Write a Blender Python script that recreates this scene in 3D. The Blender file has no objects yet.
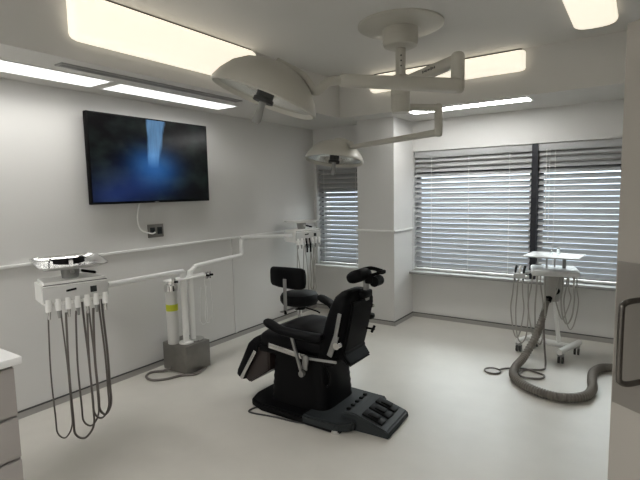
import bpy, bmesh, math, random
from mathutils import Vector, Matrix
random.seed(4)
C = bpy.context.scene
COL = C.collection
PI = math.pi

# ------------------------------------------------------------------ camera, world, exposure
F_PX = 472.08
YAW, PITCH, ROLL = math.radians(-34.3), math.radians(5.857), math.radians(-1.207)
fw = Vector((math.sin(YAW)*math.cos(PITCH), math.cos(YAW)*math.cos(PITCH), -math.sin(PITCH)))
rt0 = Vector((math.cos(YAW), -math.sin(YAW), 0)); up0 = rt0.cross(fw)
rt = rt0*math.cos(ROLL) + up0*math.sin(ROLL); up = -rt0*math.sin(ROLL) + up0*math.cos(ROLL)
cam_d = bpy.data.cameras.new('camera'); cam = bpy.data.objects.new('camera', cam_d); COL.objects.link(cam)
cam_d.sensor_width = 36; cam_d.lens = 36*F_PX/640; cam_d.clip_start = .02
M3 = Matrix((rt, up, -fw)).transposed()
cam.matrix_world = Matrix.Translation((3.458, 0, 1.5)) @ M3.to_4x4()
C.camera = cam

C.view_settings.view_transform = 'Standard'; C.view_settings.look = 'None'
C.view_settings.gamma = 1; C.view_settings.use_curve_mapping = False
C.view_settings.exposure = 0.18

SKY = 11.5          # overcast sky outside the blinds
STRIP = 1.6        # diffuser of the left strips and the added front pair
STRIP_BACK = 22.0  # brighter strip over the window
STRIP_SPREAD = 150 # degrees, prismatic lens
STRIP_W = 15.5, 0.0, 95.0   # watts per square metre of aperture: left, back and added front rows
WRAP = 0.74        # warm wraparound fixtures
w = bpy.data.worlds.new('sky'); C.world = w; w.use_nodes = True
nt = w.node_tree; bg = nt.nodes['Background']
tc = nt.nodes.new('ShaderNodeTexCoord'); sp = nt.nodes.new('ShaderNodeSeparateXYZ'); cr = nt.nodes.new('ShaderNodeValToRGB')
nt.links.new(tc.outputs['Generated'], sp.inputs[0]); nt.links.new(sp.outputs['Z'], cr.inputs[0])
cr.color_ramp.elements[0].position = 0.0; cr.color_ramp.elements[0].color = (.120, .134, .158, 1)
cr.color_ramp.elements[1].position = .30; cr.color_ramp.elements[1].color = (.94, .97, 1, 1)
nt.links.new(cr.outputs[0], bg.inputs[0]); bg.inputs[1].default_value = SKY

# ------------------------------------------------------------------ materials
def lin(c): return tuple(((v/255)/12.92 if v/255 <= .04045 else ((v/255+.055)/1.055)**2.4) for v in c)
def mat(name, col, rough=.5, metal=0, noise=0, nscale=8, bump=0, bscale=200, coat=0, trans=0, alpha=1, emit=None, estr=0, spec=.5):
    m = bpy.data.materials.new(name); m.use_nodes = True
    n = m.node_tree.nodes; l = m.node_tree.links; p = n['Principled BSDF']
    p.inputs['Base Color'].default_value = (*col, 1); p.inputs['Roughness'].default_value = rough
    p.inputs['Metallic'].default_value = metal; p.inputs['Coat Weight'].default_value = coat
    p.inputs['Specular IOR Level'].default_value = spec
    p.inputs['Transmission Weight'].default_value = trans; p.inputs['Alpha'].default_value = alpha
    if emit: p.inputs['Emission Color'].default_value = (*emit, 1); p.inputs['Emission Strength'].default_value = estr
    t = n.new('ShaderNodeTexCoord')
    if noise:
        nz = n.new('ShaderNodeTexNoise'); nz.inputs['Scale'].default_value = nscale; nz.inputs['Detail'].default_value = 5
        l.new(t.outputs['Object'], nz.inputs['Vector'])
        mx = n.new('ShaderNodeMix'); mx.data_type = 'RGBA'
        mx.inputs[6].default_value = (*[c*(1-noise) for c in col], 1); mx.inputs[7].default_value = (*[min(1, c*(1+noise)) for c in col], 1)
        l.new(nz.outputs['Fac'], mx.inputs[0]); l.new(mx.outputs[2], p.inputs['Base Color'])
    if bump:
        nb = n.new('ShaderNodeTexNoise'); nb.inputs['Scale'].default_value = bscale; l.new(t.outputs['Object'], nb.inputs['Vector'])
        b = n.new('ShaderNodeBump'); b.inputs['Strength'].default_value = bump; b.inputs['Distance'].default_value = .002
        l.new(nb.outputs['Fac'], b.inputs['Height']); l.new(b.outputs[0], p.inputs['Normal'])
    return m
WALL = mat('wall_paint', (.655, .648, .63), .45, noise=.03, nscale=3, bump=.05)
CEIL = mat('ceiling_paint', (.62, .61, .585), .7, noise=.03, nscale=2)
FLOOR = mat('vinyl_floor', (.55, .53, .485), .42, noise=.07, nscale=5, bump=.04, bscale=30)
BASE = mat('vinyl_cove_base', (.36, .35, .33), .5)
SEAM = mat('dark_seam', (.06, .06, .06), .6)
TRIM = mat('white_trim', (.80, .80, .78), .4)
SILL = mat('sill_laminate', (.30, .30, .29), .5)
BLACKM = mat('black_window_post', (.012, .014, .02), .4)
def slat_material():
    m = bpy.data.materials.new('blind_slat'); m.use_nodes = True; n = m.node_tree.nodes; l = m.node_tree.links
    p = n['Principled BSDF']; p.inputs['Base Color'].default_value = (.50, .505, .51, 1); p.inputs['Roughness'].default_value = .45
    tr = n.new('ShaderNodeBsdfTranslucent'); tr.inputs[0].default_value = (.62, .64, .66, 1)
    mx = n.new('ShaderNodeMixShader'); mx.inputs[0].default_value = .20
    l.new(p.outputs[0], mx.inputs[1]); l.new(tr.outputs[0], mx.inputs[2]); l.new(mx.outputs[0], n['Material Output'].inputs[0])
    return m
SLAT = slat_material()
def pane_material():
    m = bpy.data.materials.new('window_glass'); m.use_nodes = True; n = m.node_tree.nodes; l = m.node_tree.links
    n.remove(n['Principled BSDF']); tr = n.new('ShaderNodeBsdfTransparent'); tr.inputs[0].default_value = (.93, .96, .95, 1)
    gl = n.new('ShaderNodeBsdfGlossy'); gl.inputs['Roughness'].default_value = .02; fr = n.new('ShaderNodeFresnel'); fr.inputs[0].default_value = 1.45
    mx = n.new('ShaderNodeMixShader'); l.new(fr.outputs[0], mx.inputs[0]); l.new(tr.outputs[0], mx.inputs[1]); l.new(gl.outputs[0], mx.inputs[2])
    l.new(mx.outputs[0], n['Material Output'].inputs[0]); return m
GLASS = pane_material()
def emit_mat(name, col, s):
    m = bpy.data.materials.new(name); m.use_nodes = True; n = m.node_tree.nodes
    p = n['Principled BSDF']; p.inputs['Base Color'].default_value = (.8, .8, .78, 1)
    p.inputs['Emission Color'].default_value = (*col, 1); p.inputs['Emission Strength'].default_value = s
    return m
STRIPB = emit_mat('bright_light_panel', (1, 1, .98), STRIP_BACK)
STRIPM = emit_mat('cool_light_panel', (1, 1, .98), STRIP)
WRAPM = emit_mat('warm_light_diffuser', (1, .90, .72), WRAP)
ENAMEL = mat('cream_enamel', (.46, .445, .395), .4, coat=.15)
WHITE = mat('white_plastic', (.84, .84, .82), .35)
CARTM = mat('pale_grey_plastic', (.56, .57, .57), .4)
PIPE = mat('white_pipe', (.82, .82, .80), .3, coat=.3)
STEEL = mat('stainless_steel', (.62, .62, .61), .22, 1, noise=.05, nscale=40)
DULL = mat('satin_steel', (.33, .33, .325), .35, .9)
CHROME = mat('chrome', (.80, .80, .80), .12, 1)
BRUSHED = mat('brushed_dull_steel', (.22, .21, .195), .38, .7, noise=.2, nscale=14)
BLACK = mat('black_vinyl', (.003, .003, .0038), .5, bump=.1, bscale=120, spec=.10)
BLACKP = mat('black_plastic', (.003, .003, .0035), .55, spec=.10)
DKBROWN = mat('dark_brown_shell', (.022, .015, .014), .35)
SLATE = mat('slate_grey_plastic', (.026, .030, .032), .55, spec=.2)
HOSE = mat('brown_grey_tubing', (.13, .115, .105), .4)
HOSEL = mat('pale_grey_tubing', (.36, .35, .32), .4)
VAC = mat('taupe_vacuum_hose', (.16, .145, .125), .45)
RUBBER = mat('dark_rubber', (.03, .03, .03), .6)
YELLOW = mat('yellow_green_label', (.55, .58, .03), .5)
MIRROR = mat('lamp_reflector', (.75, .75, .72), .15, .9)
CABM = mat('taupe_cabinet_laminate', (.36, .335, .32), .45)
TOPM = mat('white_worktop', (.85, .85, .85), .3)
DOORM = mat('warm_grey_door', (.41, .385, .35), .5, noise=.02)
PLATEM = mat('dark_bronze_plate', (.26, .24, .22), .4, .2, noise=.06, nscale=6)
HANDM = mat('dark_pull_metal', (.14, .13, .12), .25, .9)
GREYP = mat('grey_plastic', (.28, .28, .27), .45)
CLEAR = mat('clear_glass', (.9, .95, .95), .05, trans=1)

# ------------------------------------------------------------------ mesh helpers
class MB:
    def __init__(s): s.bm = bmesh.new()
    def box(s, c, d, bev=0, rot=None, seg=2):
        t = bmesh.new(); bmesh.ops.create_cube(t, size=1)
        for v in t.verts: v.co = Vector((v.co.x*d[0], v.co.y*d[1], v.co.z*d[2]))
        if bev: bmesh.ops.bevel(t, geom=t.edges[:], offset=bev, segments=seg, affect='EDGES', profile=.5)
        R = rot if rot is not None else Matrix.Identity(3)
        for v in t.verts: v.co = R @ v.co + Vector(c)
        s.add(t); return s
    def bx(s, a, b, bev=0):
        return s.box([(a[i]+b[i])/2 for i in range(3)], [abs(b[i]-a[i]) for i in range(3)], bev)
    def add(s, t):
        me = bpy.data.meshes.new('t'); t.to_mesh(me); s.bm.from_mesh(me); bpy.data.meshes.remove(me); t.free()
    def rings(s, rings, cap=True):
        vs = [[s.bm.verts.new(p) for p in r] for r in rings]; n = len(rings[0])
        for a, b in zip(vs, vs[1:]):
            for i in range(n):
                j = (i+1) % n
                s.bm.faces.new((a[i], a[j], b[j], b[i]))
        if cap:
            s.bm.faces.new(list(reversed(vs[0]))); s.bm.faces.new(vs[-1])
        return s
    def cyl(s, a, b, r, r2=None, seg=20):
        return s.tube([a, b], [r, r if r2 is None else r2], seg)
    def tube(s, pts, r, seg=12, smooth=0, closed=False):
        P = [Vector(p) for p in pts]
        if smooth:
            q = []
            for i in range(len(P)-1):
                p0 = P[max(i-1, 0)]; p1 = P[i]; p2 = P[i+1]; p3 = P[min(i+2, len(P)-1)]
                for k in range(smooth):
                    t = k/smooth
                    q.append(.5*((2*p1)+(p2-p0)*t+(2*p0-5*p1+4*p2-p3)*t*t+(3*p1-p0-3*p2+p3)*t**3))
            q.append(P[-1]); P = q
        n = len(P); rr = r if isinstance(r, (list, tuple)) else [r]*n
        if len(rr) != n: rr = [rr[0]+(rr[-1]-rr[0])*i/(n-1) for i in range(n)]
        T = (P[1]-P[0]).normalized(); N = T.orthogonal().normalized(); out = []
        for i in range(n):
            t = ((P[min(i+1, n-1)]-P[max(i-1, 0)])).normalized()
            N = (N - t*N.dot(t)).normalized(); B = t.cross(N)
            out.append([P[i]+(N*math.cos(2*PI*k/seg)+B*math.sin(2*PI*k/seg))*rr[i] for k in range(seg)])
        return s.rings(out)
    def lathe(s, prof, c=(0, 0, 0), seg=40, R=None):
        R = R if R is not None else Matrix.Identity(3); c = Vector(c)
        out = [[c + R @ Vector((r*math.cos(2*PI*k/seg), r*math.sin(2*PI*k/seg), z)) for k in range(seg)] for r, z in prof]
        return s.rings(out)
    def prism(s, pts, z0, z1, bev=0):          # polygon in XY extruded in Z
        t = bmesh.new(); a = [t.verts.new((x, y, z0)) for x, y in pts]; b = [t.verts.new((x, y, z1)) for x, y in pts]
        n = len(pts); t.faces.new(list(reversed(a))); t.faces.new(b)
        for i in range(n): t.faces.new((a[i], a[(i+1) % n], b[(i+1) % n], b[i]))
        bmesh.ops.recalc_face_normals(t, faces=t.faces[:])
        if bev: bmesh.ops.bevel(t, geom=t.edges[:], offset=bev, segments=2, affect='EDGES')
        s.add(t); return s
    def prism_y(s, pts, y0, y1, bev=0):        # polygon in XZ extruded in Y
        t = bmesh.new(); a = [t.verts.new((x, y0, z)) for x, z in pts]; b = [t.verts.new((x, y1, z)) for x, z in pts]
        n = len(pts); t.faces.new(a); t.faces.new(list(reversed(b)))
        for i in range(n): t.faces.new((a[i], b[i], b[(i+1) % n], a[(i+1) % n]))
        bmesh.ops.recalc_face_normals(t, faces=t.faces[:])
        if bev: bmesh.ops.bevel(t, geom=t.edges[:], offset=bev, segments=3, affect='EDGES')
        s.add(t); return s
    def pill(s, secs, p=4, seg=28):
        """loft of superellipse sections: (centre, axis_u, half_u, axis_v, half_v)"""
        out = []
        for c, u, hu, v, hv in secs:
            c = Vector(c); u = Vector(u); v = Vector(v); ring = []
            for k in range(seg):
                a = 2*PI*k/seg; ca, sa = math.cos(a), math.sin(a)
                ring.append(c + u*hu*math.copysign(abs(ca)**(2/p), ca) + v*hv*math.copysign(abs(sa)**(2/p), sa))
            out.append(ring)
        return s.rings(out)
    def xform(s, M):
        bmesh.ops.transform(s.bm, matrix=M, verts=s.bm.verts[:]); return s
    def build(s, name, m, parent=None, smooth=True, org=None):
        bmesh.ops.recalc_face_normals(s.bm, faces=s.bm.faces[:])
        if org is not None:
            for v in s.bm.verts: v.co -= Vector(org)
        me = bpy.data.meshes.new(name); s.bm.to_mesh(me); s.bm.free(); me.materials.append(m)
        if smooth:
            me.polygons.foreach_set('use_smooth', [True]*len(me.polygons))
            try: me.set_sharp_from_angle(angle=math.radians(38))
            except Exception: pass
        o = bpy.data.objects.new(name, me); COL.objects.link(o)
        if parent: o.parent = parent
        return o
def tag(o, label, cat, group=None, kind=None):
    if label: o['label'] = label
    if cat: o['category'] = cat
    if group: o['group'] = group
    if kind: o['kind'] = kind
    return o
def thing(name, label, cat, loc=(0, 0, 0), rz=0, group=None):
    o = bpy.data.objects.new(name, None); COL.objects.link(o); o.location = loc; o.rotation_euler = (0, 0, rz)
    o.empty_display_size = .05
    return tag(o, label, cat, group)
def struct(name, mb, m, parent=None, smooth=False):
    o = mb.build(name, m, parent, smooth)
    if not parent: o['kind'] = 'structure'
    return o
def copy_tree(o, parent=None):
    c = o.copy(); COL.objects.link(c)
    if parent: c.parent = parent
    for ch in list(o.children): copy_tree(ch, c)
    return c

# ------------------------------------------------------------------ room shell
XR, YB, YF, H, SZ = 4.14, 5.176, -1.3, 2.66, 2.274
SXL, SYB, SXR = .758, 4.378, 3.37
WT, WB = 1.70, .60            # glazed opening of the right windows
struct('floor', MB().bx((-.2, YF-.2, -.1), (XR+1.4, YB+.3, 0)), FLOOR)
struct('ceiling', MB().bx((-.2, YF-.2, H), (XR+.2, YB+.3, H+.1)), CEIL)
struct('ceiling_soffit_left', MB().bx((0, YF, SZ), (SXL, YB, H)), CEIL)
struct('ceiling_soffit_front', MB().bx((SXL, YF, SZ), (SXR, -.40, H)), CEIL)
struct('ceiling_soffit_back', MB().bx((SXL, SYB, SZ), (XR, YB, H)), CEIL)
struct('ceiling_soffit_right', MB().bx((SXR, YF, SZ), (XR, SYB, H)), CEIL)
struct('wall_left', MB().bx((-.15, YF-.15, 0), (0, YB+.15, H)), WALL)
struct('wall_front', MB().bx((0, YF-.15, 0), (XR, YF, H)), WALL)
wr = MB(); wr.bx((XR, YF, 0), (XR+.12, .52, H)); wr.bx((XR, 1.44, 0), (XR+.12, YB+.15, H)); wr.bx((XR, .52, 2.08), (XR+.12, 1.44, H))
struct('wall_right', wr, WALL)
cw = MB(); cw.bx((XR+1.3, -.4, 0), (XR+1.4, 2.4, H)); cw.bx((XR+.12, -.5, 0), (XR+1.4, -.4, H)); cw.bx((XR+.12, 2.4, 0), (XR+1.4, 2.5, H)); cw.bx((XR+.12, -.5, H), (XR+1.4, 2.5, H+.1))
struct('wall_corridor', cw, WALL)
# back wall with a recess for the blinds and glazed openings
BT = 1.933; RD = .105                              # head of blind recess, depth
LX0, LX1 = .04, .70                              # left window
RX0, RX1 = 1.25, 3.62                             # right windows
b = MB()
YL = 4.955                                        # the bay left of the pillar stands further forward
b.bx((.795, YB, 0), (XR, YB+.17, .545)); b.bx((0, YL, 0), (.795, YL+.17, .555))               # under the sill
b.bx((0, YL, .555), (LX0, YL+.17, 1.845)); b.bx((LX1, YL, .555), (.795, YB+.17, 1.845)); b.bx((.795, YB, .545), (RX0, YB+.17, BT)); b.bx((RX1, YB, .545), (XR, YB+.17, BT))
b.bx((.795, YB, BT), (XR, YB+.17, H)); b.bx((0, YL, 1.845), (.795, YB+.17, H))                 # above
b.bx((LX0, YL+RD, 1.54), (LX1, YL+.17, 1.845)); b.bx((RX0, YB+RD, WT), (RX1, YB+.17, BT))   # lintel behind the blinds
struct('wall_back', b, WALL)
struct('wall_pillar', MB().bx((.795, 4.675, 0), (1.245, YB, SZ)), WALL)
# cove bases with the dark seam line on top
def base(name, a, c):
    o = struct(name, MB().bx(a, c), BASE)
    return o
base('baseboard_left', (0, YF, 0), (.012, YL, .045)); base('baseboard_back', (.795, YB-.012, 0), (XR, YB, .045)); base('baseboard_bay', (.012, YL-.012, 0), (.795, YL, .045))
base('baseboard_pillar', (.783, 4.663, 0), (1.257, YB-.012, .045))
sm = MB(); sm.bx((0, YF, .045), (.014, YL, .052)); sm.bx((.014, YL-.014, .045), (.783, YL, .052)); sm.bx((1.257, YB-.014, .045), (XR, YB, .052)); sm.bx((.781, 4.661, .045), (1.259, YB, .052))
struct('trim_seam', sm, SEAM)
# white dado rail
struct('trim_1', MB().bx((0, YF, 1.038), (.022, YL, 1.058), .003), TRIM)
t = MB(); t.bx((.78, 4.66, 1.045), (1.26, 4.675, 1.062)); t.bx((1.245, 4.66, 1.045), (1.26, YB, 1.062)); struct('trim_2', t, TRIM)
struct('trim_3', MB().bx((0, 3.46, .052), (.010, 3.49, 1.035)), WALL)
# sills
struct('window_sill_back', MB().bx((1.225, YB-.10, .525), (RX1+.03, YB+.11, .555), .006), SILL)
struct('window_sill_left', MB().bx((0.012, YL-.06, .555), (.783, YL+.11, .578), .006), TRIM)
# windows: frame and glass pane
def window(n, x0, x1, yw=YB, z0=.56, z1=WT):
    y = yw+.115; f = MB(); e = .04
    f.bx((x0, y, z0), (x0+e, y+.05, z1)); f.bx((x1-e, y, z0), (x1, y+.05, z1)); f.bx((x0, y, z0), (x1, y+.05, z0+e)); f.bx((x0, y, z1-e), (x1, y+.05, z1))
    o = struct('window_%d' % n, f, BLACKM); MB().bx((x0+e, y+.02, z0+e), (x1-e, y+.026, z1-e)).build('pane', GLASS, o, False)
window(1, LX0, LX1, YL, .585, 1.54); window(2, RX0, 2.53); window(3, 2.58, RX1)
struct('trim_window_post', MB().bx((2.526, YB+.012, .555), (2.58, YB+.165, BT)), BLACKM)

# ------------------------------------------------------------------ venetian blinds
def blind(x0, x1, z0, z1, label, wand=None, yw=YB):
    y = yw+.055; cx = (x0+x1)/2; L = x1-x0
    t = thing('venetian_blind', label, 'blind', (cx, y, z0), 0, 'white venetian blinds')
    org = (cx, y, z0)
    MB().box((cx, y, z1-.03), (L, .055, .05), .004).build('headrail', WHITE, t, org=org)
    MB().box((cx, y-.033, z1-.035), (L, .008, .07), .003).build('valance', SLAT, t, org=org)
    n = round((z1-z0-.11)/.058); pitch = (z1-z0-.10)/n
    a = math.radians(45); wd = .066
    proto = None
    for i in range(n):
        z = z0+.035+pitch*(i+.5)
        if proto is None:
            m = MB(); secs = []
            for k in range(7):               # slightly crowned slat, tilted: room edge low
                s = (k/6-.5)*wd; c = .0035*(1-(2*k/6-1)**2)
                yy = s*math.cos(a) - c*math.sin(a)*1.0; zz = s*math.sin(a) + c*math.cos(a)
                secs.append((yy, zz))
            th = .0016; rr = []
            prof = [(p[0], p[1]) for p in secs] + [(p[0]+th*math.sin(a), p[1]-th*math.cos(a)) for p in reversed(secs)]
            m.rings([[(-L/2+.004, p[0], p[1]) for p in prof], [(L/2-.004, p[0], p[1]) for p in prof]])
            o = m.build('slat', SLAT, t); proto = o
        else:
            o = proto.copy(); COL.objects.link(o)
        o.location = (0, 0, z-z0)
    MB().box((cx, y, z0+.013), (L-.004, .05, .024), .005).build('bottom_rail', WHITE, t, org=org)
    k = max(2, round(L/.45)); 
    for i in range(k):
        x = x0+L*(i+.5)/k if k > 2 else x0+L*(.15+.7*i)
        MB().bx((x-.002, y-.036, z0+.02), (x+.002, y-.034, z1-.05)).build('ladder_cord', WHITE, t, org=org)
    if wand:
        MB().tube([(wand, y-.045, z1-.06), (wand, y-.047, z1-.5), (wand+.004, y-.05, z1-.86)], .004, 8).build('tilt_wand', WHITE, t, org=org)
        MB().tube([(wand+.03, y-.045, z1-.06), (wand+.032, y-.047, z1-.97)], .0025, 6).build('pull_cord', WHITE, t, org=org)
blind(LX0+.004, LX1-.004, .580, 1.84, 'narrow white venetian blind left of the pillar, in the far left corner', None, YL)
blind(RX0+.006, 2.522, .558, BT-.004, 'wide white venetian blind between the pillar and the black window post')
blind(2.584, RX1-.006, .558, BT-.004, 'white venetian blind right of the black window post, behind the wheeled cart', 2.66)

# ------------------------------------------------------------------ ceiling lights and vent
def strip(x0, y0, x1, y1, label, row=0):
    cx, cy = (x0+x1)/2, (y0+y1)/2; t = thing('recessed_strip_light', label, 'ceiling light', (cx, cy, SZ), 0, 'recessed strip lights'); org = (cx, cy, SZ)
    e = .014; f = MB()
    f.bx((x0-e, y0-e, SZ-.006), (x0, y1+e, SZ)); f.bx((x1, y0-e, SZ-.006), (x1+e, y1+e, SZ)); f.bx((x0, y0-e, SZ-.006), (x1, y0, SZ)); f.bx((x0, y1, SZ-.006), (x1, y1+e, SZ))
    f.build('frame', WHITE, t, False, org); MB().bx((x0, y0, SZ-.004), (x1, y1, SZ)).build('diffuser', STRIPB if row == 1 else STRIPM, t, False, org)
    if not STRIP_W[row]: return
    ld = bpy.data.lights.new('strip_lamp', 'AREA'); ld.shape = 'RECTANGLE'; ld.size = (x1-x0)*.96; ld.size_y = (y1-y0)*.98
    ld.energy = STRIP_W[row]*(x1-x0)*(y1-y0); ld.color = (1, .985, .95); ld.spread = math.radians(STRIP_SPREAD)
    lo = bpy.data.objects.new('strip_lamp', ld); COL.objects.link(lo); lo.parent = t; lo.location = (0, 0, -.0085)
strip(.20, .72, .455, 1.93, 'long white recessed strip light above the left wall, the one nearest the left edge')
strip(.205, 2.02, .44, 3.15, 'white recessed strip light above the left wall, directly over the wall screen')
strip(1.50, 4.46, 2.61, 4.645, 'white recessed strip light in the soffit over the window blinds', 1)
strip(.95, -.98, 2.15, -.73, 'added white recessed strip light, unseen in the front soffit behind the viewpoint, towards the screen wall', 2)  # front pair: added out of view to brighten the near floor and door
strip(2.25, -.98, 3.30, -.73, 'added white recessed strip light, unseen in the front soffit behind the viewpoint, towards the door', 2)
t = thing('linear_air_vent', 'long narrow slotted air vent beside the strip light over the screen', 'vent', (.615, 2.2, SZ))
f = MB(); f.bx((.575, 1.50, SZ-.008), (.59, 3.0, SZ)); f.bx((.64, 1.50, SZ-.008), (.655, 3.0, SZ)); f.bx((.59, 1.50, SZ-.008), (.64, 1.515, SZ)); f.bx((.59, 2.985, SZ-.008), (.64, 3.0, SZ))
f.build('frame', GREYP, t, False, (.615, 2.2, SZ)); MB().bx((.59, 1.515, SZ-.002), (.64, 2.985, SZ)).build('slot', SEAM, t, False, (.615, 2.2, SZ))
for x in (.603, .622):
    MB().box((x, 2.25, SZ-.005), (.012, 1.47, .004), 0, Matrix.Rotation(.5, 3, 'Y')).build('vane', GREYP, t, False, (.615, 2.2, SZ))

def wrap(L, W, D, label, rail=True):
    """wraparound fixture, local: length along Y, mounting plane z=0, diffuser bulges to -Z"""
    t = thing('wraparound_light', label, 'ceiling light', group='warm wraparound lights')
    MB().bx((-W/2+.01, -L/2+.02, -.012), (W/2-.01, L/2-.02, 0)).build('housing', WHITE, t, False)
    m = MB(); secs = []
    for s, k in ((-.5, .75), (-.497, .86), (-.488, .95), (-.47, 1), (.47, 1), (.488, .95), (.497, .86), (.5, .75)):
        ring = []
        for i in range(25):
            a = PI*i/24; ca = math.cos(a); sa = math.sin(a)
            ring.append((W/2*k*math.copysign(abs(ca)**.8, ca), s*L, -.012-(D-.012)*k*abs(sa)**.6))
        secs.append(ring)
    m.rings(secs); m.build('diffuser', WRAPM, t)
    if rail: MB().bx((W/2-.006, -L/2+.03, -.03), (W/2+.012, L/2-.03, 0), .003).build('edge_rail', SEAM, t)
    return t
a = wrap(1.52, .27, .085, 'long warm-glowing wraparound light on the left soffit face above the strip lights')
a.matrix_world = Matrix.Translation((SXL, 2.25, H-.148)) @ Matrix(((0, 0, -1, 0), (0, 1, 0, 0), (1, 0, 0, 0), (0, 0, 0, 1)))
a = wrap(1.45, .17, .09, 'warm-glowing wraparound light on the soffit face behind the jointed lamp arms')
a.matrix_world = Matrix.Translation((1.88, SYB, H-.10)) @ Matrix(((0, -1, 0, 0), (0, 0, 1, 0), (1, 0, 0, 0), (0, 0, 0, 1)))
a = wrap(1.50, .27, .06, 'cream glowing wraparound light on the ceiling at the upper right, seen end on', False)
a.matrix_world = Matrix.Translation((3.14, 3.22, H)) @ Matrix.Rotation(PI, 4, 'Z')

# ------------------------------------------------------------------ door at the right
E0 = Vector((3.392, 1.99, 0)); dd = Vector((.807, -.59, 0)).normalized(); nn = Vector((-dd.y*-1, -dd.x, 0)); nn = Vector((dd.y, -dd.x, 0))
# nn points towards the camera side
R = Matrix((dd, -nn, Vector((0, 0, 1)))).transposed()
def dpos(u, n, z): return E0 + dd*u + nn*n + Vector((0, 0, z))
door = struct('door_1', MB().box(dpos(.45, -.022, 1.03), (.90, .044, 2.04), .002, R), DOORM)
MB().box(dpos(.452, .002, .968), (.89, .004, .525), .0015, R).build('push_plate', PLATEM, door)
h = MB(); h.tube([dpos(0.110, .0, 1.11), dpos(0.107, .06, 1.11), dpos(0.101, .088, 1.10), dpos(0.100, .095, 1.07), dpos(0.100, .095, .86), dpos(0.101, .088, .83), dpos(0.107, .06, .82), dpos(0.110, 0, .82)], .010, 14, 4)
h.build('pull_handle', HANDM, door)
hg = MB()
for z in (.25, 1.05, 1.85): hg.cyl(dpos(.905, -.01, z-.05), dpos(.905, -.01, z+.05), .009)
hg.build('hinge', STEEL, door)
j = MB(); j.bx((XR-.012, 1.44, 0), (XR+.13, 1.50, 2.12)); j.bx((XR-.012, .46, 0), (XR+.13, .52, 2.12)); j.bx((XR-.012, .52, 2.08), (XR+.13, 1.44, 2.14))
struct('trim_door_frame', j, DOORM)

# ------------------------------------------------------------------ television, outlet
TVM = bpy.data.materials.new('screen_picture'); TVM.use_nodes = True
n = TVM.node_tree.nodes; l = TVM.node_tree.links; p = n['Principled BSDF']
p.inputs['Base Color'].default_value = (.004, .004, .005, 1); p.inputs['Roughness'].default_value = .18; p.inputs['Specular IOR Level'].default_value = .2
tcn = n.new('ShaderNodeTexCoord'); sx = n.new('ShaderNodeSeparateXYZ'); l.new(tcn.outputs['Generated'], sx.inputs[0])
U, V = sx.outputs['Y'], sx.outputs['Z']
def mth(op, a, b=None, c=None, clamp=False):
    q = n.new('ShaderNodeMath'); q.operation = op; q.use_clamp = clamp
    for i, v in enumerate((a, b, c)):
        if v is None: continue
        if isinstance(v, (int, float)): q.inputs[i].default_value = v
        else: l.new(v, q.inputs[i])
    return q.outputs[0]
def blob(u, v, su, sv):
    a = mth('POWER', mth('ABSOLUTE', mth('DIVIDE', mth('SUBTRACT', U, u), su)), 2.0)
    b_ = mth('POWER', mth('ABSOLUTE', mth('DIVIDE', mth('SUBTRACT', V, v), sv)), 2.0)
    return mth('EXPONENT', mth('MULTIPLY', mth('ADD', a, b_), -1.0))
nz = n.new('ShaderNodeTexNoise'); nz.inputs['Scale'].default_value = 5; nz.inputs['Detail'].default_value = 6; l.new(tcn.outputs['Generated'], nz.inputs['Vector'])
mp = n.new('ShaderNodeMapping'); mp.inputs['Scale'].default_value = (1, 38, 3); l.new(tcn.outputs['Generated'], mp.inputs['Vector'])
n2 = n.new('ShaderNodeTexNoise'); n2.inputs['Scale'].default_value = 1; n2.inputs['Detail'].default_value = 3; l.new(mp.outputs[0], n2.inputs['Vector'])
# waterfall column with ragged sides, mist at its foot, blue pool running to the lower left
colw = mth('ADD', .055, mth('MULTIPLY', mth('SUBTRACT', V, .5), .07))
edge = mth('SUBTRACT', colw, mth('ABSOLUTE', mth('SUBTRACT', mth('ADD', U, mth('MULTIPLY', mth('SUBTRACT', n2.outputs['Fac'], .5), .05)), mth('ADD', .505, mth('MULTIPLY', mth('SUBTRACT', V, .8), .06)))))
fall = mth('MULTIPLY', mth('MULTIPLY', edge, 45.0, clamp=True), mth('MULTIPLY', mth('SUBTRACT', V, .40), 6.0, clamp=True), clamp=True)
fall = mth('MULTIPLY', fall, mth('ADD', .45, mth('MULTIPLY', n2.outputs['Fac'], .9)))
mist = mth('ADD', blob(.51, .40, .16, .20), mth('MULTIPLY', blob(.40, .48, .12, .16), .35))
pool = mth('ADD', mth('MULTIPLY', blob(.30, .18, .24, .20), .30), mth('MULTIPLY', blob(.12, .06, .14, .12), .22))
def rgb(c, f):
    q = n.new('ShaderNodeMix'); q.data_type = 'RGBA'; q.blend_type = 'MULTIPLY'; q.inputs[0].default_value = 1
    q.inputs[6].default_value = (*c, 1); cmb = n.new('ShaderNodeCombineColor')
    for i in range(3): l.new(f, cmb.inputs[i])
    l.new(cmb.outputs[0], q.inputs[7]); return q.outputs[2]
def addc(a, b_):
    q = n.new('ShaderNodeMix'); q.data_type = 'RGBA'; q.blend_type = 'ADD'; q.inputs[0].default_value = 1
    l.new(a, q.inputs[6]); l.new(b_, q.inputs[7]); return q.outputs[2]
leaf = mth('MULTIPLY', mth('SUBTRACT', nz.outputs['Fac'], .42, clamp=True), 1.0)
pic = addc(addc(rgb((.085, .19, .34), fall), rgb((.010, .065, .20), mist)), addc(rgb((.02, .05, .22), pool), rgb((.03, .05, .042), leaf)))
l.new(pic, p.inputs['Emission Color']); p.inputs['Emission Strength'].default_value = 1.0
TY0, TY1, TZ0, TZ1 = 1.948, 3.105, 1.437, 2.125
t = thing('television', 'large black flat screen on the left wall showing a blue waterfall', 'television', (.0, 2.516, 1.437)); org = (0, 2.516, 1.437)
MB().bx((.05, TY0, TZ0), (.092, TY1, TZ1), .006).build('housing', BLACKP, t, org=org)
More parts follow.
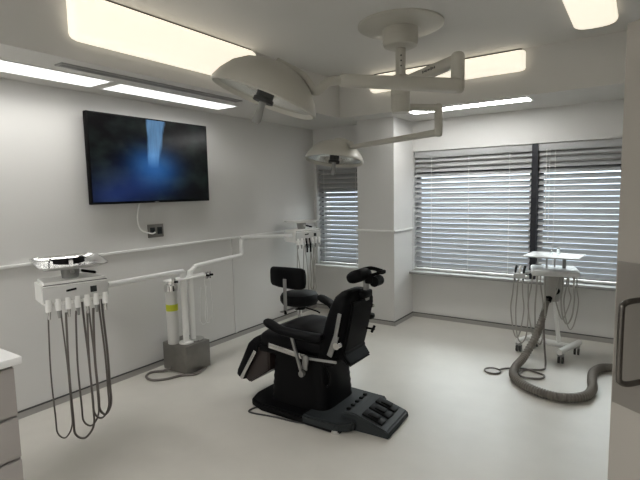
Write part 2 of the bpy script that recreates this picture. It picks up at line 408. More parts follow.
MB().bx((.0925, TY0+.012, TZ0+.018), (.094, TY1-.012, TZ1-.012)).build('screen', TVM, t, False, org)
MB().bx((0, 2.30, 1.60), (.012, 2.73, 1.95)).bx((.012, 2.40, 1.66), (.05, 2.43, 1.90)).bx((.012, 2.60, 1.66), (.05, 2.63, 1.90)).build('wall_bracket', BLACKP, t, False, org)
MB().bx((.094, 2.50, 1.441), (.0955, 2.535, 1.447)).build('status_window', GREYP, t, False, org)
MB().tube([(.05, 2.42, 1.50), (.03, 2.40, 1.44), (.012, 2.385, 1.36), (.012, 2.38, 1.28), (.012, 2.41, 1.21), (.02, 2.50, 1.175), (.035, 2.53, 1.185)], .0065, 8, 6).build('power_cord', WHITE, t, org=org)
t = thing('wall_outlet', 'brushed metal wall outlet with dark sockets under the screen', 'outlet', (0, 2.552, 1.195)); org = (0, 2.552, 1.195)
MB().bx((0, 2.475, 1.138), (.014, 2.63, 1.252), .004).build('plate', BRUSHED, t, org=org)
for y in (2.515, 2.588):
    so = MB().bx((.014, y-.024, 1.165), (.019, y+.024, 1.225), .002).build('socket', SLATE, t, org=org)
    s_ = MB(); s_.bx((.019, y-.01, 1.185), (.0197, y-.006, 1.205)); s_.bx((.019, y+.006, 1.185), (.0197, y+.01, 1.205)); s_.build('slot', BLACKP, so, False, org)

# ------------------------------------------------------------------ ceiling surgical light
AX, AY = 2.0, 3.2
t = thing('surgical_light', 'cream twin-headed surgical light on jointed arms hanging from the ceiling', 'surgical light', (AX, AY, H)); org = (AX, AY, H)
MB().lathe([(.02, H), (.30, H), (.30, H-.012), (.27, H-.028), (.13, H-.034), (.02, H-.034)], (AX, AY, 0), 48).build('ceiling_canopy', ENAMEL, t, org=org)
MB().lathe([(.02, H-.034), (.125, H-.034), (.125, H-.12), (.115, H-.15), (.08, H-.165), (.02, H-.165)], (AX, AY, 0), 36).build('flange', ENAMEL, t, org=org)
pl = MB().cyl((AX, AY, H-.165), (AX, AY, 2.30), .036, seg=24).build('pole', ENAMEL, t, org=org)
for z in (2.44, 2.405, 2.37):
    MB().cyl((AX+.018, AY-.030, z), (AX+.020, AY-.034, z), .006, seg=10).build('screw', SEAM, pl, org=org)
MB().lathe([(.02, 2.31), (.055, 2.31), (.07, 2.29), (.07, 2.17), (.066, 2.165), (.066, 2.08), (.06, 2.05), (.02, 2.05)], (AX, AY, 0), 32).build('hub', ENAMEL, t, org=org)
EU = Vector((2.50, 2.93, 0)); EL = Vector((2.20, 3.42, 0))
def arm(name, a, b_, w, hgt, w2=None):
    a = Vector(a); b_ = Vector(b_); d = (b_-a).normalized(); s = d.cross(Vector((0, 0, 1))).normalized(); u = s.cross(d)
    w2 = w2 or w; e = .02
    secs = []
    for f, k in ((-e, .55), (-e*.5, .88), (0, 1), (1, 1), (1+e*.5, .88), (1+e, .55)):
        ww = w+(w2-w)*min(max(f, 0), 1); hh = hgt*ww/w
        secs.append((a+(b_-a)*f, s, ww/2*k, u, hh/2*k))
    return MB().pill(secs, 3.2, 24).build(name, ENAMEL, t, org=org)
arm('upper_arm', (AX, AY, 2.25), (EU.x, EU.y, 2.275), .075, .075)
MB().tube([(EU.x, EU.y, z) for z in (2.325, 2.322, 2.312, 2.295, 2.11, 2.093, 2.083, 2.08)], [.012, .026, .037, .041, .041, .037, .026, .012], 20).build('elbow', ENAMEL, t, org=org)
arm('spring_arm', (EU.x, EU.y, 2.125), (2.02, 2.36, 2.125), .095, .085, .075)
# small dark lettering strokes on the side of the upper arm
ad = Vector((EU.x-AX, EU.y-AY, .025)).normalized(); sd = ad.cross(Vector((0, 0, 1))).normalized(); ud = sd.cross(ad)
lt = MB(); Rm = Matrix((ad, sd, ud)).transposed()
for k, (dx, hh) in enumerate([(0, .016), (.018, .010), (.032, .016), (.05, .010), (.062, .010), (.08, .018), (.096, .010), (.112, .014)]):
    c = Vector((AX, AY, 2.25)) + ad*(.29+dx) + sd*.0385 + ud*(.002)
    lt.box(c, (.010, .002, hh), 0, Rm)
lt.build('maker_lettering', SEAM, t, False, org)
arm('lower_arm', (AX, AY, 2.09), (EL.x, EL.y, 2.09), .055, .05)
MB().tube([(EL.x, EL.y, z) for z in (2.122, 2.12, 2.113, 2.10, 1.905, 1.892, 1.885, 1.883)], [.008, .018, .026, .029, .029, .026, .018, .008], 20).build('elbow', ENAMEL, t, org=org)
arm('spring_arm', (EL.x, EL.y, 1.915), (1.22, 3.84, 1.905), .055, .05, .045)
def lamp_head(c, R, rad, armend, side):
    c = Vector(c)
    prof = [(.012, .205*rad/.31), (.30*rad, .198*rad/.31), (.55*rad, .172*rad/.31), (.76*rad, .125*rad/.31), (.92*rad, .062*rad/.31), (rad, .012), (rad, -.006), (.97*rad, -.012), (.955*rad, .004), (.9*rad, .04*rad/.31), (.75*rad, .09*rad/.31), (.5*rad, .13*rad/.31), (.2*rad, .15*rad/.31), (.012, .15*rad/.31)]
    hd = MB().lathe(prof, c, 48, R).build('lamp_head', ENAMEL, t, org=org)
    MB().lathe([(.02, .098*rad/.31), (.45*rad, .095*rad/.31), (.72*rad, .072*rad/.31), (.90*rad, .03*rad/.31), (.93*rad, .012), (.91*rad, .012), (.70*rad, .062*rad/.31), (.45*rad, .085*rad/.31), (.02, .088*rad/.31)], c, 40, R).build('reflector', MIRROR, hd, org=org)
    MB().lathe([(.01, .09*rad/.31), (.16*rad, .09*rad/.31), (.16*rad, 0), (.19*rad, -.006), (.19*rad, -.026), (.01, -.026)], c, 24, R).build('bulb_shield', RUBBER, hd, org=org)
    MB().lathe([(.008, -.026), (.022, -.026), (.019, -.06), (.024, -.10), (.026, -.13), (.018, -.145), (.008, -.147)], c, 20, R).build('handle', GREYP, hd, org=org)
    yk = c + R @ Vector((side[0], side[1], .05))
    top = c + R @ Vector((side[0]*.86, side[1]*.86, .13))
    MB().tube([armend, (Vector(armend)+top)/2+Vector((0, 0, .02)), top, c + R @ Vector((side[0]*.55, side[1]*.55, .185*rad/.31)), c + R @ Vector((0, 0, .21*rad/.31))], .026, 14, 5).build('yoke', ENAMEL, hd, org=org)
    return hd
VF, VR = Vector((-.563, .826, 0)), Vector((.826, .563, 0))
Rbig = Matrix.Rotation(math.radians(21), 3, VF) @ Matrix.Rotation(math.radians(0), 3, VR)
lamp_head((1.68, 2.08, 2.03), Rbig, .305, (2.02, 2.36, 2.125), (.25, .16))
Rsm = Matrix.Rotation(math.radians(7), 3, VF) @ Matrix.Rotation(math.radians(-8), 3, VR)
lamp_head((.97, 3.92, 1.80), Rsm, .285, (1.22, 3.84, 1.905), (.22, -.07))

# ------------------------------------------------------------------ floor stand with posts and swing arms
t = thing('utility_stand', 'grey steel floor box with two white pipe posts and swing arms by left wall', 'equipment stand', (.29, 2.64, 0)); org = (.29, 2.64, 0)
MB().bx((.10, 2.49, .012), (.40, 2.75, .245), .006).bx((.12, 2.51, 0), (.38, 2.73, .012)).build('floor_box', BRUSHED, t, org=org)
P1, P2 = (.30, 2.58), (.30, 2.655)
MB().lathe([(.06, .245), (.06, .258), (.03, .262)], (P1[0], P1[1], 0), 24).build('post_collar', WHITE, t, org=org)
MB().lathe([(.075, .245), (.075, .258), (.03, .262)], (P2[0], P2[1]+.02, 0), 24).build('post_collar', STEEL, t, org=org)
MB().cyl((*P1, .25), (*P1, .86), .026).build('post', PIPE, t, org=org)
MB().cyl((*P2, .25), (*P2, .86), .024).build('post', PIPE, t, org=org)
MB().tube([(*P1, .78), (*P1, .835), (.315, 2.55, .862), (.345, 2.49, .872), (.63, 1.77, .93), (.645, 1.69, .935)], .019, 16, 5).build('swing_arm', PIPE, t, org=org)
RX, RY = .27, 3.32
MB().tube([(*P2, .78), (*P2, .835), (.305, 2.70, .875), (.30, 2.76, .888), (.275, 3.26, .905), (RX, RY-.03, .905), (RX, RY, .925), (RX, RY, 1.03), (RX+.002, RY+.02, 1.06), (RX+.004, RY+.06, 1.07), (.245, 4.14, 1.02)], .019, 16, 5).build('swing_arm', PIPE, t, org=org)
MB().box((.30, 2.63, .80), (.11, .42, .014), .003).build('bracket_plate', WHITE, t, org=org)
for y in (2.45, 2.79, 2.83):
    v = MB().cyl((.34, y, .765), (.34, y, .825), .017).build('valve', CHROME, t, org=org)
    MB().cyl((.34, y, .795), (.385, y, .80), .010).build('valve_cap', BLACKP, v, org=org)
MB().tube([(.20, 2.487, .03), (.15, 2.44, .014), (.085, 2.37, .010), (.13, 2.29, .010), (.235, 2.27, .010), (.315, 2.34, .010), (.36, 2.455, .010), (.44, 2.55, .010), (.415, 2.68, .02)], .010, 10, 8).build('floor_cable', HOSE, t, org=org)
for y in (2.74, 2.80):
    MB().tube([(.345, y+.03, .77), (.35, y+.035, .60), (.34, y+.05, .42), (.31, y+.03, .36), (.30, y, .42), (.33, y, .70)], .0035, 6, 6).build('thin_tubing', WHITE, t, org=org)
t = thing('suction_canister', 'white cylinder with a yellow-green band standing on the grey steel floor box', 'canister', (.31, 2.50+.02, .245)); org = (.31, 2.52, .245)
MB().lathe([(.01, .245), (.046, .245), (.048, .26), (.048, .70), (.040, .735), (.022, .75), (.01, .752)], (.215, 2.517, 0), 28).build('body', mat('clouded_canister', (.62, .62, .60), .3), t, org=org)
MB().lathe([(.0488, .53), (.0492, .531), (.0492, .585), (.0488, .586)], (.215, 2.517, 0), 28).build('band', YELLOW, t, org=org)
MB().lathe([(.01, .752), (.030, .752), (.032, .775), (.01, .794)], (.215, 2.517, 0), 20).build('cap', CHROME, t, org=org)
MB().lathe([(.0495, .70), (.056, .70), (.056, .745), (.045, .752)], (.215, 2.517, 0), 24).build('clamp_ring', CHROME, t, org=org)

# ------------------------------------------------------------------ hanging instrument consoles
def console(loc, rz, label, hosem, loops, glow=False):
    """local: width along X (-.21..+.21), front face towards -Y, z=0 at console underside"""
    t = thing('instrument_console', label, 'instrument console', loc, rz, 'hanging instrument consoles')
    pts = [(-.178, -.13), (.178, -.13), (.178, .10), (-.178, .10)]
    MB().prism(pts, -.015, .125, .016).build('body', WHITE, t)
    MB().box((0, -.135, .055), (.35, .014, .09), .004).build('front_panel', mat('clear_front_panel', (.58, .58, .57), .25), t)
    MB().box((-.03, -.143, .072), (.055, .004, .012), .001, Matrix.Rotation(-.12, 3, 'Y')).build('badge', BLACKP, t)
    MB().box((.09, -.144, .06), (.036, .006, .036), .002).build('gauge', SLATE, t)
    MB().bx((-.172, -.132, .108), (.172, -.129, .112)).build('panel_seam', SEAM, t)
    MB().cyl((0, -.01, .12), (0, -.01, .20), .045, .055).build('tray_post', GREYP, t)
    MB().cyl((.0, -.066, .165), (.0, -.05, .165), .014).build('tray_knob', CHROME, t)
    MB().box((.10, -.02, .150), (.085, .03, .016), .006, Matrix.Rotation(.25, 3, 'Y')).build('switch_bar', BLACKP, t)
    MB().box((.19, .04, .05), (.04, .08, .06), .008).build('arm_socket', WHITE, t)
    # handpiece holders along the lower front edge
    for i in range(7):
        x = -.153+.051*i
        hp = MB().cyl((x, -.135, -.04), (x, -.130, .03), .016, .019, 14).build('holder', WHITE, t)
        MB().cyl((x, -.137, -.085), (x, -.134, -.03), .007, .012, 12).build('handpiece', GREYP if i % 2 else CHROME, hp)
    for (x0, x1, zb, y0, y1, r) in loops:
        d = abs(x1-x0); xm = (x0+x1)/2; ym = (y0+y1)/2; zt = -.06
        rr = d/2*1.15
        path = [(x0, -.128, zt), (x0-.004, y0*.5-.064, zt-.06), (x0-.012, y0, (zt+zb)*.45), (xm-rr, y0, zb+.16), (xm-rr*.85, (y0+ym)/2, zb+.05), (xm, ym, zb), (xm+rr*.85, (y1+ym)/2, zb+.05), (xm+rr, y1, zb+.16), (x1+.004, y1, (zt+zb)*.45), (x1, y1*.5+.0, zt-.06), (x1, -.02, .02)]
        MB().tube(path, r, 10, 7).build('hose', hosem, t)
    return t
ZC = .89
loops = [(-.155, -.07, -.82, -.13, -.07, .0045), (-.065, .05, -.855, -.15, -.07, .0065), (-.01, .085, -.80, -.12, -.06, .0055), (.05, .145, -.765, -.14, -.07, .006), (.085, .165, -.755, -.13, -.05, .0075)]
c1 = console((.60, 1.485, ZC), math.radians(75), 'white hanging instrument console with looping brown-grey hoses, at the left near the worktop', HOSE, loops)
c2 = console((.235, 4.34, .955), math.radians(75), 'white hanging instrument console in the far corner beside the narrow blind, behind the stool', HOSEL, [(-.155, -.08, -.62, -.13, -.06, .0055), (-.06, .04, -.66, -.12, -.05, .0055), (.03, .11, -.58, -.14, -.06, .006), (.09, .16, -.62, -.12, -.04, .0055)])
for hpx in (-.05, .0):
    MB().tube([(hpx, -.15, .03), (hpx+.01, -.155, -.06), (hpx+.015, -.15, -.13)], .010, 10, 4).build('dark_handpiece', BLACKP, c2)
def tray(name, loc, rz, W, D, label, m):
    t = thing(name, label, 'tray', loc, rz)
    mb = MB()
    def ring(w_, d_, z, r=.05, seg=6):
        out = []
        for cx, cy, a0 in ((w_/2-r, d_/2-r, 0), (-w_/2+r, d_/2-r, PI/2), (-w_/2+r, -d_/2+r, PI), (w_/2-r, -d_/2+r, 1.5*PI)):
            for k in range(seg+1): a = a0+PI/2*k/seg; out.append((cx+r*math.cos(a), cy+r*math.sin(a), z))
        return out
    mb.rings([ring(W-.05, D-.05, 0), ring(W-.02, D-.02, .018), ring(W-.012, D-.012, .022), ring(W, D, .022), ring(W, D, .019), ring(W-.004, D-.004, .019), ring(W-.018, D-.018, .020), ring(W-.024, D-.024, .017), ring(W-.056, D-.056, .003)])
    mb.build('pan', m, t)
    return t
tray1 = tray('instrument_tray', (.60, 1.485, ZC+.206), math.radians(75), .385, .31, 'rectangular stainless steel tray on top of the left instrument console', STEEL)
tray('instrument_tray', (.235, 4.34, .955+.20), math.radians(75), .36, .28, 'small pale tray on top of the far corner console beside the narrow blind', WHITE)
tray1.rotation_euler = (math.radians(7), 0, math.radians(75))
# protective glasses on the tray
g = thing('safety_glasses', 'dark wraparound safety glasses lying on the steel tray', 'glasses', (.60, 1.485, ZC+.2095), math.radians(75))
g.rotation_euler = (math.radians(7), 0, math.radians(75))
for s in (-1, 1):
    q = MB(); secs = []
    for k in range(7):
        f = k/6; a = f*.9; x = s*(.012+.075*f); y = -.045+.045*f*f
        hh = .024*(1-.25*f); secs.append([(x, y-.002, .004), (x, y+.002, .004), (x, y+.010, .004+hh*1.6), (x, y+.006, .004+hh*1.6)])
    q.rings(secs).build('lens', BLACKP, g)
    MB().tube([(s*.088, .0, .026), (s*.090, .06, .022), (s*.080, .115, .006)], [.006, .004], 8, 4).build('temple', BLACKP, g)
MB().tube([(-.014, -.043, .032), (0, -.045, .038), (.014, -.043, .032)], .004, 8, 4).build('bridge', BLACKP, g)

# ------------------------------------------------------------------ stool
SX, SY = .822, 3.50
t = thing('doctor_stool', 'black round stool with a low padded backrest behind the treatment chair', 'stool', (SX, SY, 0)); org = (SX, SY, 0)
MB().lathe([(.01, .445), (.12, .445), (.165, .46), (.182, .49), (.182, .525), (.168, .552), (.12, .565), (.01, .568)], (SX, SY, 0), 40).build('seat', BLACK, t, org=org)
MB().cyl((SX, SY, .09), (SX, SY, .43), .022).build('gas_column', CHROME, t, org=org)
MB().lathe([(.01, .40), (.05, .40), (.06, .446), (.01, .447)], (SX, SY, 0), 20).build('seat_mount', BLACKP, t, org=org)
MB().lathe([(.01, .07), (.04, .07), (.04, .12), (.026, .135), (.01, .137)], (SX, SY, 0), 20).build('base_hub', BLACKP, t, org=org)
for k in range(5):
    a = 2*PI*k/5+.3; d = Vector((math.cos(a), math.sin(a), 0)); e = Vector((SX, SY, 0))+d*.25
    lg = MB().tube([Vector((SX, SY, .095))+d*.03, Vector((SX, SY, .085))+d*.15, e+Vector((0, 0, .068))], [.020, .013], 12).build('leg', BLACKP, t, org=org)
    ct = Vector((-d.y, d.x, 0))
    cs = MB(); cs.cyl(e+Vector((0, 0, .026))-ct*.02, e+Vector((0, 0, .026))-ct*.004, .026); cs.cyl(e+Vector((0, 0, .026))+ct*.004, e+Vector((0, 0, .026))+ct*.02, .026); cs.cyl(e+Vector((0, 0, .03)), e+Vector((0, 0, .075)), .006)
    cs.build('caster', RUBBER, lg, org=org)
bd = Vector((-.05, -1, 0)).normalized(); bs = Vector((1, -.05, 0)).normalized()
bc = Vector((SX, SY, 0))+bd*.215+Vector((.022, 0, .735))
secs = []
for f, k in ((-1, .6), (-.96, .85), (-.85, .97), (-.4, 1), (.4, 1), (.85, .97), (.96, .85), (1, .6)):
    secs.append((bc + bs*.20*f - bd*(.03*f*f), bd, .028*k, Vector((0, 0, 1)), .098*k*(1-.10*max(-f, 0))))
MB().pill(secs, 3.4, 24).build('backrest', BLACK, t, org=org)
pp = Vector((SX, SY, 0))+bd*.25+Vector((.04, 0, 0))
MB().box(pp+Vector((0, 0, .58)), (.036, .008, .30), .002).box((Vector((SX, SY, .425))+bd*.13), (.036, .26, .008), .002, Matrix.Rotation(-.05, 3, 'Z')).build('back_bar', DULL, t, org=org)
MB().cyl(pp+Vector((0, 0, .41)), pp+Vector((0, 0, .445)), .013).build('knob', BLACKP, t, org=org)
MB().tube([(SX+.03, SY+.01, .42), (SX+.17, SY+.02, .40), (SX+.215, SY+.02, .385)], [.006, .009], 10, 3).build('height_lever', BLACKP, t, org=org)

# ------------------------------------------------------------------ treatment chair (patient faces -X)
CX, CY = 1.70, 2.62
t = thing('treatment_chair', 'black padded treatment chair with armrests and foot pedals in the room centre', 'treatment chair', (CX, CY, 0)); org = (CX, CY, 0)
X_, Y_, Z_ = Vector((1, 0, 0)), Vector((0, 1, 0)), Vector((0, 0, 1))
bp = [(1.27, 2.47), (1.31, 2.37), (1.42, 2.335), (2.0, 2.335), (2.06, 2.35), (2.06, 2.83), (2.0, 2.855), (1.42, 2.855), (1.31, 2.83), (1.27, 2.77)]
MB().prism(bp, 0, .055, .012).build('base_plate', BLACKP, t, org=org)
MB().prism([(1.78, 2.325), (2.04, 2.33), (2.12, 2.40), (2.13, 2.86), (1.80, 2.875)], .015, .075, .012).build('base_step', SLATE, t, org=org)
MB().cyl((2.02, 2.36, .0), (2.02, 2.36, .03), .028).build('levelling_foot', CHROME, t, org=org)
# bellows column
secs = []
for i in range(15):
    z = .055+i*.024; k = 1.03 + (.008 if i % 2 else -.008) - .10*i/14
    secs.append(((1.665, 2.62, z), X_, .235*k, Y_, .195*k))
MB().pill(secs, 6, 40).build('bellows', BLACKP, t, org=org)
MB().box((1.66, 2.62, .415), (.62, .40, .05), .012).build('seat_frame', BLACKP, t, org=org)
# foot control wedge with pedals
R_f = Matrix.Rotation(math.radians(-6), 3, 'Z')
fc = MB().prism_y([(-.16, .012), (-.16, .105), (-.075, .115), (.15, .045), (.16, .03), (.16, .0), (-.14, 0)], -.17, .17, .008)
Mf = Matrix.Translation((2.17, 2.615, 0)) @ Matrix.Rotation(math.radians(3), 4, 'Z')
fco = fc.xform(Mf).build('foot_control', SLATE, t, org=org)
sl = math.atan2(-.07, .225)
for y in (-.10, 0, .10):
    q = MB(); q.box((0, 0, 0), (.145, .074, .016), .006, Matrix.Rotation(-sl, 3, 'Y')); q.box((.0, 0, .012), (.075, .046, .014), .006, Matrix.Rotation(-sl-.12, 3, 'Y'))
    q.xform(Mf @ Matrix.Translation((.035, y, .085))).build('pedal', BLACKP, fco, org=org)
for y in (-.12, -.06, 0, .06, .12):
    MB().box((-.135, y, .113), (.026, .022, .014), .004).xform(Mf).build('toggle', BLACKP, fco, org=org)
# seat cushion: loft along X, raised saddle towards the back
secs = []
for x, zc, hz, wy in ((1.355, .475, .030, .15), (1.365, .478, .050, .18), (1.40, .487, .060, .20), (1.46, .494, .064, .21), (1.52, .500, .066, .215), (1.62, .505, .068, .215), (1.72, .505, .068, .21), (1.82, .498, .064, .205), (1.90, .49, .055, .19), (1.92, .485, .035, .16)):
    secs.append(((x, 2.605, zc), Y_, wy, Z_, hz))
MB().pill(secs, 3.6, 32).build('seat', BLACK, t, org=org)
secs = []
for x, zc, hz, wy in ((1.46, .555, .012, .10), (1.50, .560, .030, .15), (1.58, .572, .042, .17), (1.68, .572, .042, .17), (1.78, .556, .032, .165), (1.82, .545, .012, .12)):
    secs.append(((x, 2.63, zc), Y_, wy, Z_, hz))
MB().pill(secs, 3, 28).build('seat_pad', BLACK, t, org=org)
# leg rest
a0 = Vector((1.31, 2.62, .44)); a1 = Vector((1.145, 2.62, .155)); d = (a1-a0); dn = d.normalized(); nrm = Vector((-dn.z, 0, dn.x))
secs = []
for f, th, wy in ((-.04, .03, .16), (0, .05, .20), (.12, .062, .215), (.85, .055, .21), (.97, .05, .20), (1.02, .03, .17)):
    secs.append((a0+d*f+nrm*-.0, Y_, wy, nrm, th))
lr = MB().pill(secs, 4, 30).build('leg_rest', BLACK, t, org=org)
MB().prism_y([(1.30, .43), (1.20, .15), (1.24, .13), (1.43, .26), (1.43, .40)], 2.43, 2.81, .01).build('leg_rest_shell', DKBROWN, lr, org=org)
def bar(a, b_, wid, thk, nrm_, name, m, par):
    a = Vector(a); b_ = Vector(b_); dd_ = (b_-a); L = dd_.length; dd_.normalize(); nv = Vector(nrm_); sv = nv.cross(dd_).normalized(); nv = dd_.cross(sv)
    return MB().box((a+b_)/2, (L, wid, thk), .002, Matrix((dd_, sv, nv)).transposed()).build(name, m, par, org=org)
bar((1.335, 2.398, .392), (1.19, 2.398, .165), .026, .008, (0, 1, 0), 'side_strip', STEEL, lr)
bar((1.475, 2.385, .465), (1.80, 2.385, .432), .036, .010, (0, 1, 0), 'side_rail', STEEL, t)
bar((1.80, 2.385, .43), (2.02, 2.385, .445), .016, .010, (0, 1, 0), 'side_rail', GREYP, t)
for s, yy in ((-1, 2.355), (1, 2.885)):
    ar = MB(); sec = []
    for f, x, z, k in ((0, 1.475, .640, .4), (.02, 1.485, .638, .8), (.08, 1.51, .630, 1), (.3, 1.575, .606, 1), (.42, 1.63, .594, 1), (.7, 1.76, .588, 1), (.95, 1.90, .590, 1), (1, 1.93, .592, .8), (1.02, 1.94, .592, .4)):
        sec.append(((x, yy-.0, z), Y_, .040*k, Z_, .024*k))
    if s > 0: sec = [((x[0]+.09, yy-.02, (x[2])+(.075 if x[0] < 1.6 else .035)), u_, h1, v_, h2) for x, u_, h1, v_, h2 in sec]
    arm_o = ar.pill(sec, 3, 20).build('armrest', BLACK, t, org=org)
    bar((1.70, yy+.004*s, .568), (1.772, yy+.004*s, .345), .018, .016, (0, 1, 0), 'arm_post', DULL, arm_o)
    MB().cyl((1.776, yy+.004*s-.012, .335), (1.776, yy+.004*s+.012, .335), .02).build('arm_pivot', DULL, arm_o, org=org)
    bar((1.80, yy-.012*s, .45), (1.785, yy-.012*s, .36), .042, .012, (0, 1, 0), 'arm_clamp', DULL, arm_o)
# backrest, slightly reclined
secs = []
for z, xc, hx, hy in ((.405, 1.885, .03, .12), (.415, 1.887, .055, .16), (.45, 1.90, .07, .175), (.55, 1.935, .078, .18), (.68, 1.975, .078, .178), (.78, 2.005, .07, .17), (.84, 2.022, .058, .15), (.868, 2.03, .038, .11), (.876, 2.03, .018, .07)):
    secs.append(((xc, 2.585, z), X_, hx, Y_, hy))
bk = MB().pill(secs, 3.6, 36).build('backrest', BLACK, t, org=org)
MB().prism_y([(1.93, .45), (2.0, .425), (2.055, .39), (2.07, .40), (2.02, .47), (2.05, .58), (2.095, .78), (2.085, .82), (2.05, .82), (1.99, .60)], 2.47, 2.75, .012).build('back_shell', BLACKP, bk, org=org)
bar((2.045, 2.392, .755), (2.01, 2.392, .60), .024, .010, (0, 1, 0), 'back_hinge', DULL, bk)
bar((2.02, 2.39, .61), (1.965, 2.39, .475), .034, .014, (0, 1, 0), 'back_hinge', DULL, bk)
MB().cyl((2.03, 2.365, .555), (2.03, 2.40, .555), .022).build('recline_knob', CHROME, bk, org=org)
MB().cyl((1.86, 2.385, .565), (1.86, 2.40, .565), .010).build('bolt', CHROME, bk, org=org)
kb = MB(); kb.cyl((2.04, 2.72, .585), (2.11, 2.72, .585), .007); kb.cyl((2.10, 2.70, .57), (2.10, 2.74, .60), .009)
kb.build('release_lever', BLACKP, bk, org=org)
MB().cyl((2.08, 2.73, .74), (2.10, 2.73, .74), .012).build('button', STEEL, bk, org=org)
# head rest on double posts
hr = MB(); secs = []
hc = Vector((2.055, 2.62, .957))
for f, k in ((-1, .25), (-.95, .55), (-.8, .85), (-.5, .98), (0, 1), (.5, .98), (.8, .85), (.95, .55), (1, .25)):
    secs.append((hc+Y_*.085*f, Vector((.93, 0, .36)), .066*k, Vector((-.36, 0, .93)), .042*k))
hro = hr.pill(secs, 2.6, 28).build('headrest', BLACK, t, org=org)
MB().box((2.085, 2.66, .875), (.026, .045, .17), .006).build('headrest_post', GREYP, hro, org=org)
MB().box((2.075, 2.64, .835), (.07, .13, .05), .012).build('headrest_bracket', BLACKP, hro, org=org)
MB().tube([(2.06, 2.65, .99), (2.11, 2.68, 1.0), (2.17, 2.72, .98)], .013, 12, 4).build('headrest_bar', BLACKP, hro, org=org)
MB().tube([(2.08, 2.62, .955), (2.12, 2.66, .958), (2.17, 2.72, .972)], .010, 12, 4).build('headrest_bar', BLACKP, hro, org=org)
MB().box((2.165, 2.715, .975), (.05, .05, .026), .008).build('headrest_clamp', BLACKP, hro, org=org)
MB().cyl((2.145, 2.65, .918), (2.145, 2.73, .918), .034).build('headrest_knob', BLACKP, hro, org=org)
MB().box((2.11, 2.66, .93), (.05, .05, .055), .008).build('headrest_joint', BLACKP, hro, org=org)
MB().tube([(1.88, 2.44, .40), (1.93, 2.42, .36), (1.945, 2.42, .30), (1.92, 2.43, .25), (1.89, 2.46, .24)], .006, 8, 6).build('cable', BLACKP, t, org=org)
t.location.x -= .085
MB().tube([(1.86, 2.372, .006), (1.72, 2.33, .006), (1.55, 2.31, .006), (1.42, 2.28, .006), (1.36, 2.285, .006), (1.365, 2.35, .006), (1.42, 2.40, .008)], .006, 8, 8).build('power_cord', RUBBER, t, org=org)

# ------------------------------------------------------------------ wheeled instrument cart
KX, KY = 2.80, 4.53
t = thing('instrument_cart', 'white wheeled instrument cart with a flat tray top under the right blind', 'cart', (KX, KY, 0)); org = (KX, KY, 0)
cl = [(2.575, 4.50), (2.68, 4.72), (2.94, 4.36), (3.03, 4.66)]
for (x, y) in cl:
    c_ = MB(); c_.cyl((x-.022, y, .034), (x-.006, y, .034), .034); c_.cyl((x+.006, y, .034), (x+.022, y, .034), .034)
    co = c_.build('caster', RUBBER, t, org=org); MB().box((x, y, .072), (.05, .05, .02), .006).cyl((x, y, .06), (x, y, .10), .009).build('caster_fork', GREYP, co, org=org)
bs_ = MB(); bs_.tube([(2.57, 4.475, .105), (2.69, 4.745, .105)], .024, 12); bs_.tube([(2.93, 4.33, .105), (3.045, 4.70, .105)], .026, 12); bs_.tube([(2.635, 4.62, .105), (2.99, 4.53, .105)], .026, 12)
bs_.build('base_frame', WHITE, t, org=org)
MB().tube([(2.90, 4.55, .12), (2.86, 4.55, .45), (2.85, 4.55, .75)], .018, 14, 3).build('mast', WHITE, t, org=org)
MB().lathe([(.02, .50), (.05, .50), (.075, .58), (.085, .74), (.02, .745)], (2.845, 4.53, 0), 24).build('mast_housing', mat('warm_grey_plastic', (.42, .41, .39), .45), t, org=org)
MB().cyl((2.825, 4.44, .53), (2.825, 4.475, .53), .022).build('hose_port', BLACKP, t, org=org)
MB().cyl((2.875, 4.46, .60), (2.875, 4.49, .60), .03).build('height_knob', BLACKP, t, org=org)
MB().box((2.845, 4.53, .765), (.37, .34, .05), .016, Matrix.Rotation(math.radians(12), 3, 'Z')).build('console', CARTM, t, org=org)
MB().cyl((2.92, 4.56, .785), (2.92, 4.56, .895), .014).build('tray_post', GREYP, t, org=org)
MB().cyl((2.79, 4.50, .785), (2.79, 4.50, .895), .007).build('tray_support', STEEL, t, org=org)
MB().cyl((2.84, 4.60, .785), (2.84, 4.60, .895), .007).build('tray_support', STEEL, t, org=org)
Rt = Matrix.Rotation(math.radians(-4), 3, 'Z')
MB().box((2.84, 4.55, .899), (.44, .35, .009), .004, Rt).box((2.84, 4.55, .892), (.40, .31, .006), .002, Rt).build('tray_top', CARTM, t, org=org)
# handpiece rack at the left
rk = MB().box((2.575, 4.46, .715), (.10, .09, .05), .01, Matrix.Rotation(.2, 3, 'Z')).box((2.65, 4.49, .745), (.13, .03, .025), .006, Matrix.Rotation(-.35, 3, 'Y')).build('handpiece_rack', CARTM, t, org=org)
for i, x in enumerate((2.54, 2.575, 2.61)):
    MB().tube([(x, 4.43, .66), (x+.006, 4.44, .76), (x+.012, 4.46, .80)], [.008, .012], 10, 3).build('handpiece', SLATE if i != 1 else WHITE, rk, org=org)
def dangle(x0, x1, y, zb, zt, r, name='tubing', m=HOSEL, bow=.03):
    xm = (x0+x1)/2; h_ = abs(x1-x0)/2
    MB().tube([(x0, y, zt), (x0-bow*.4, y-.01, zt-.12), (x0-bow, y-.02, (zt+zb)/2), (xm-h_*.9, y-.02, zb+.07), (xm, y-.02, zb), (xm+h_*.9, y-.02, zb+.07), (x1+bow, y-.02, (zt+zb)/2), (x1+bow*.3, y-.01, zt-.12), (x1, y, zt)], r, 8, 7).build(name, m, t, org=org)
dangle(2.54, 2.61, 4.42, .16, .68, .006, bow=.02); dangle(2.575, 2.66, 4.41, .12, .68, .006, bow=.01)
dangle(2.74, 2.80, 4.37, .14, .75, .007, bow=.01); dangle(2.70, 2.76, 4.39, .18, .75, .006)
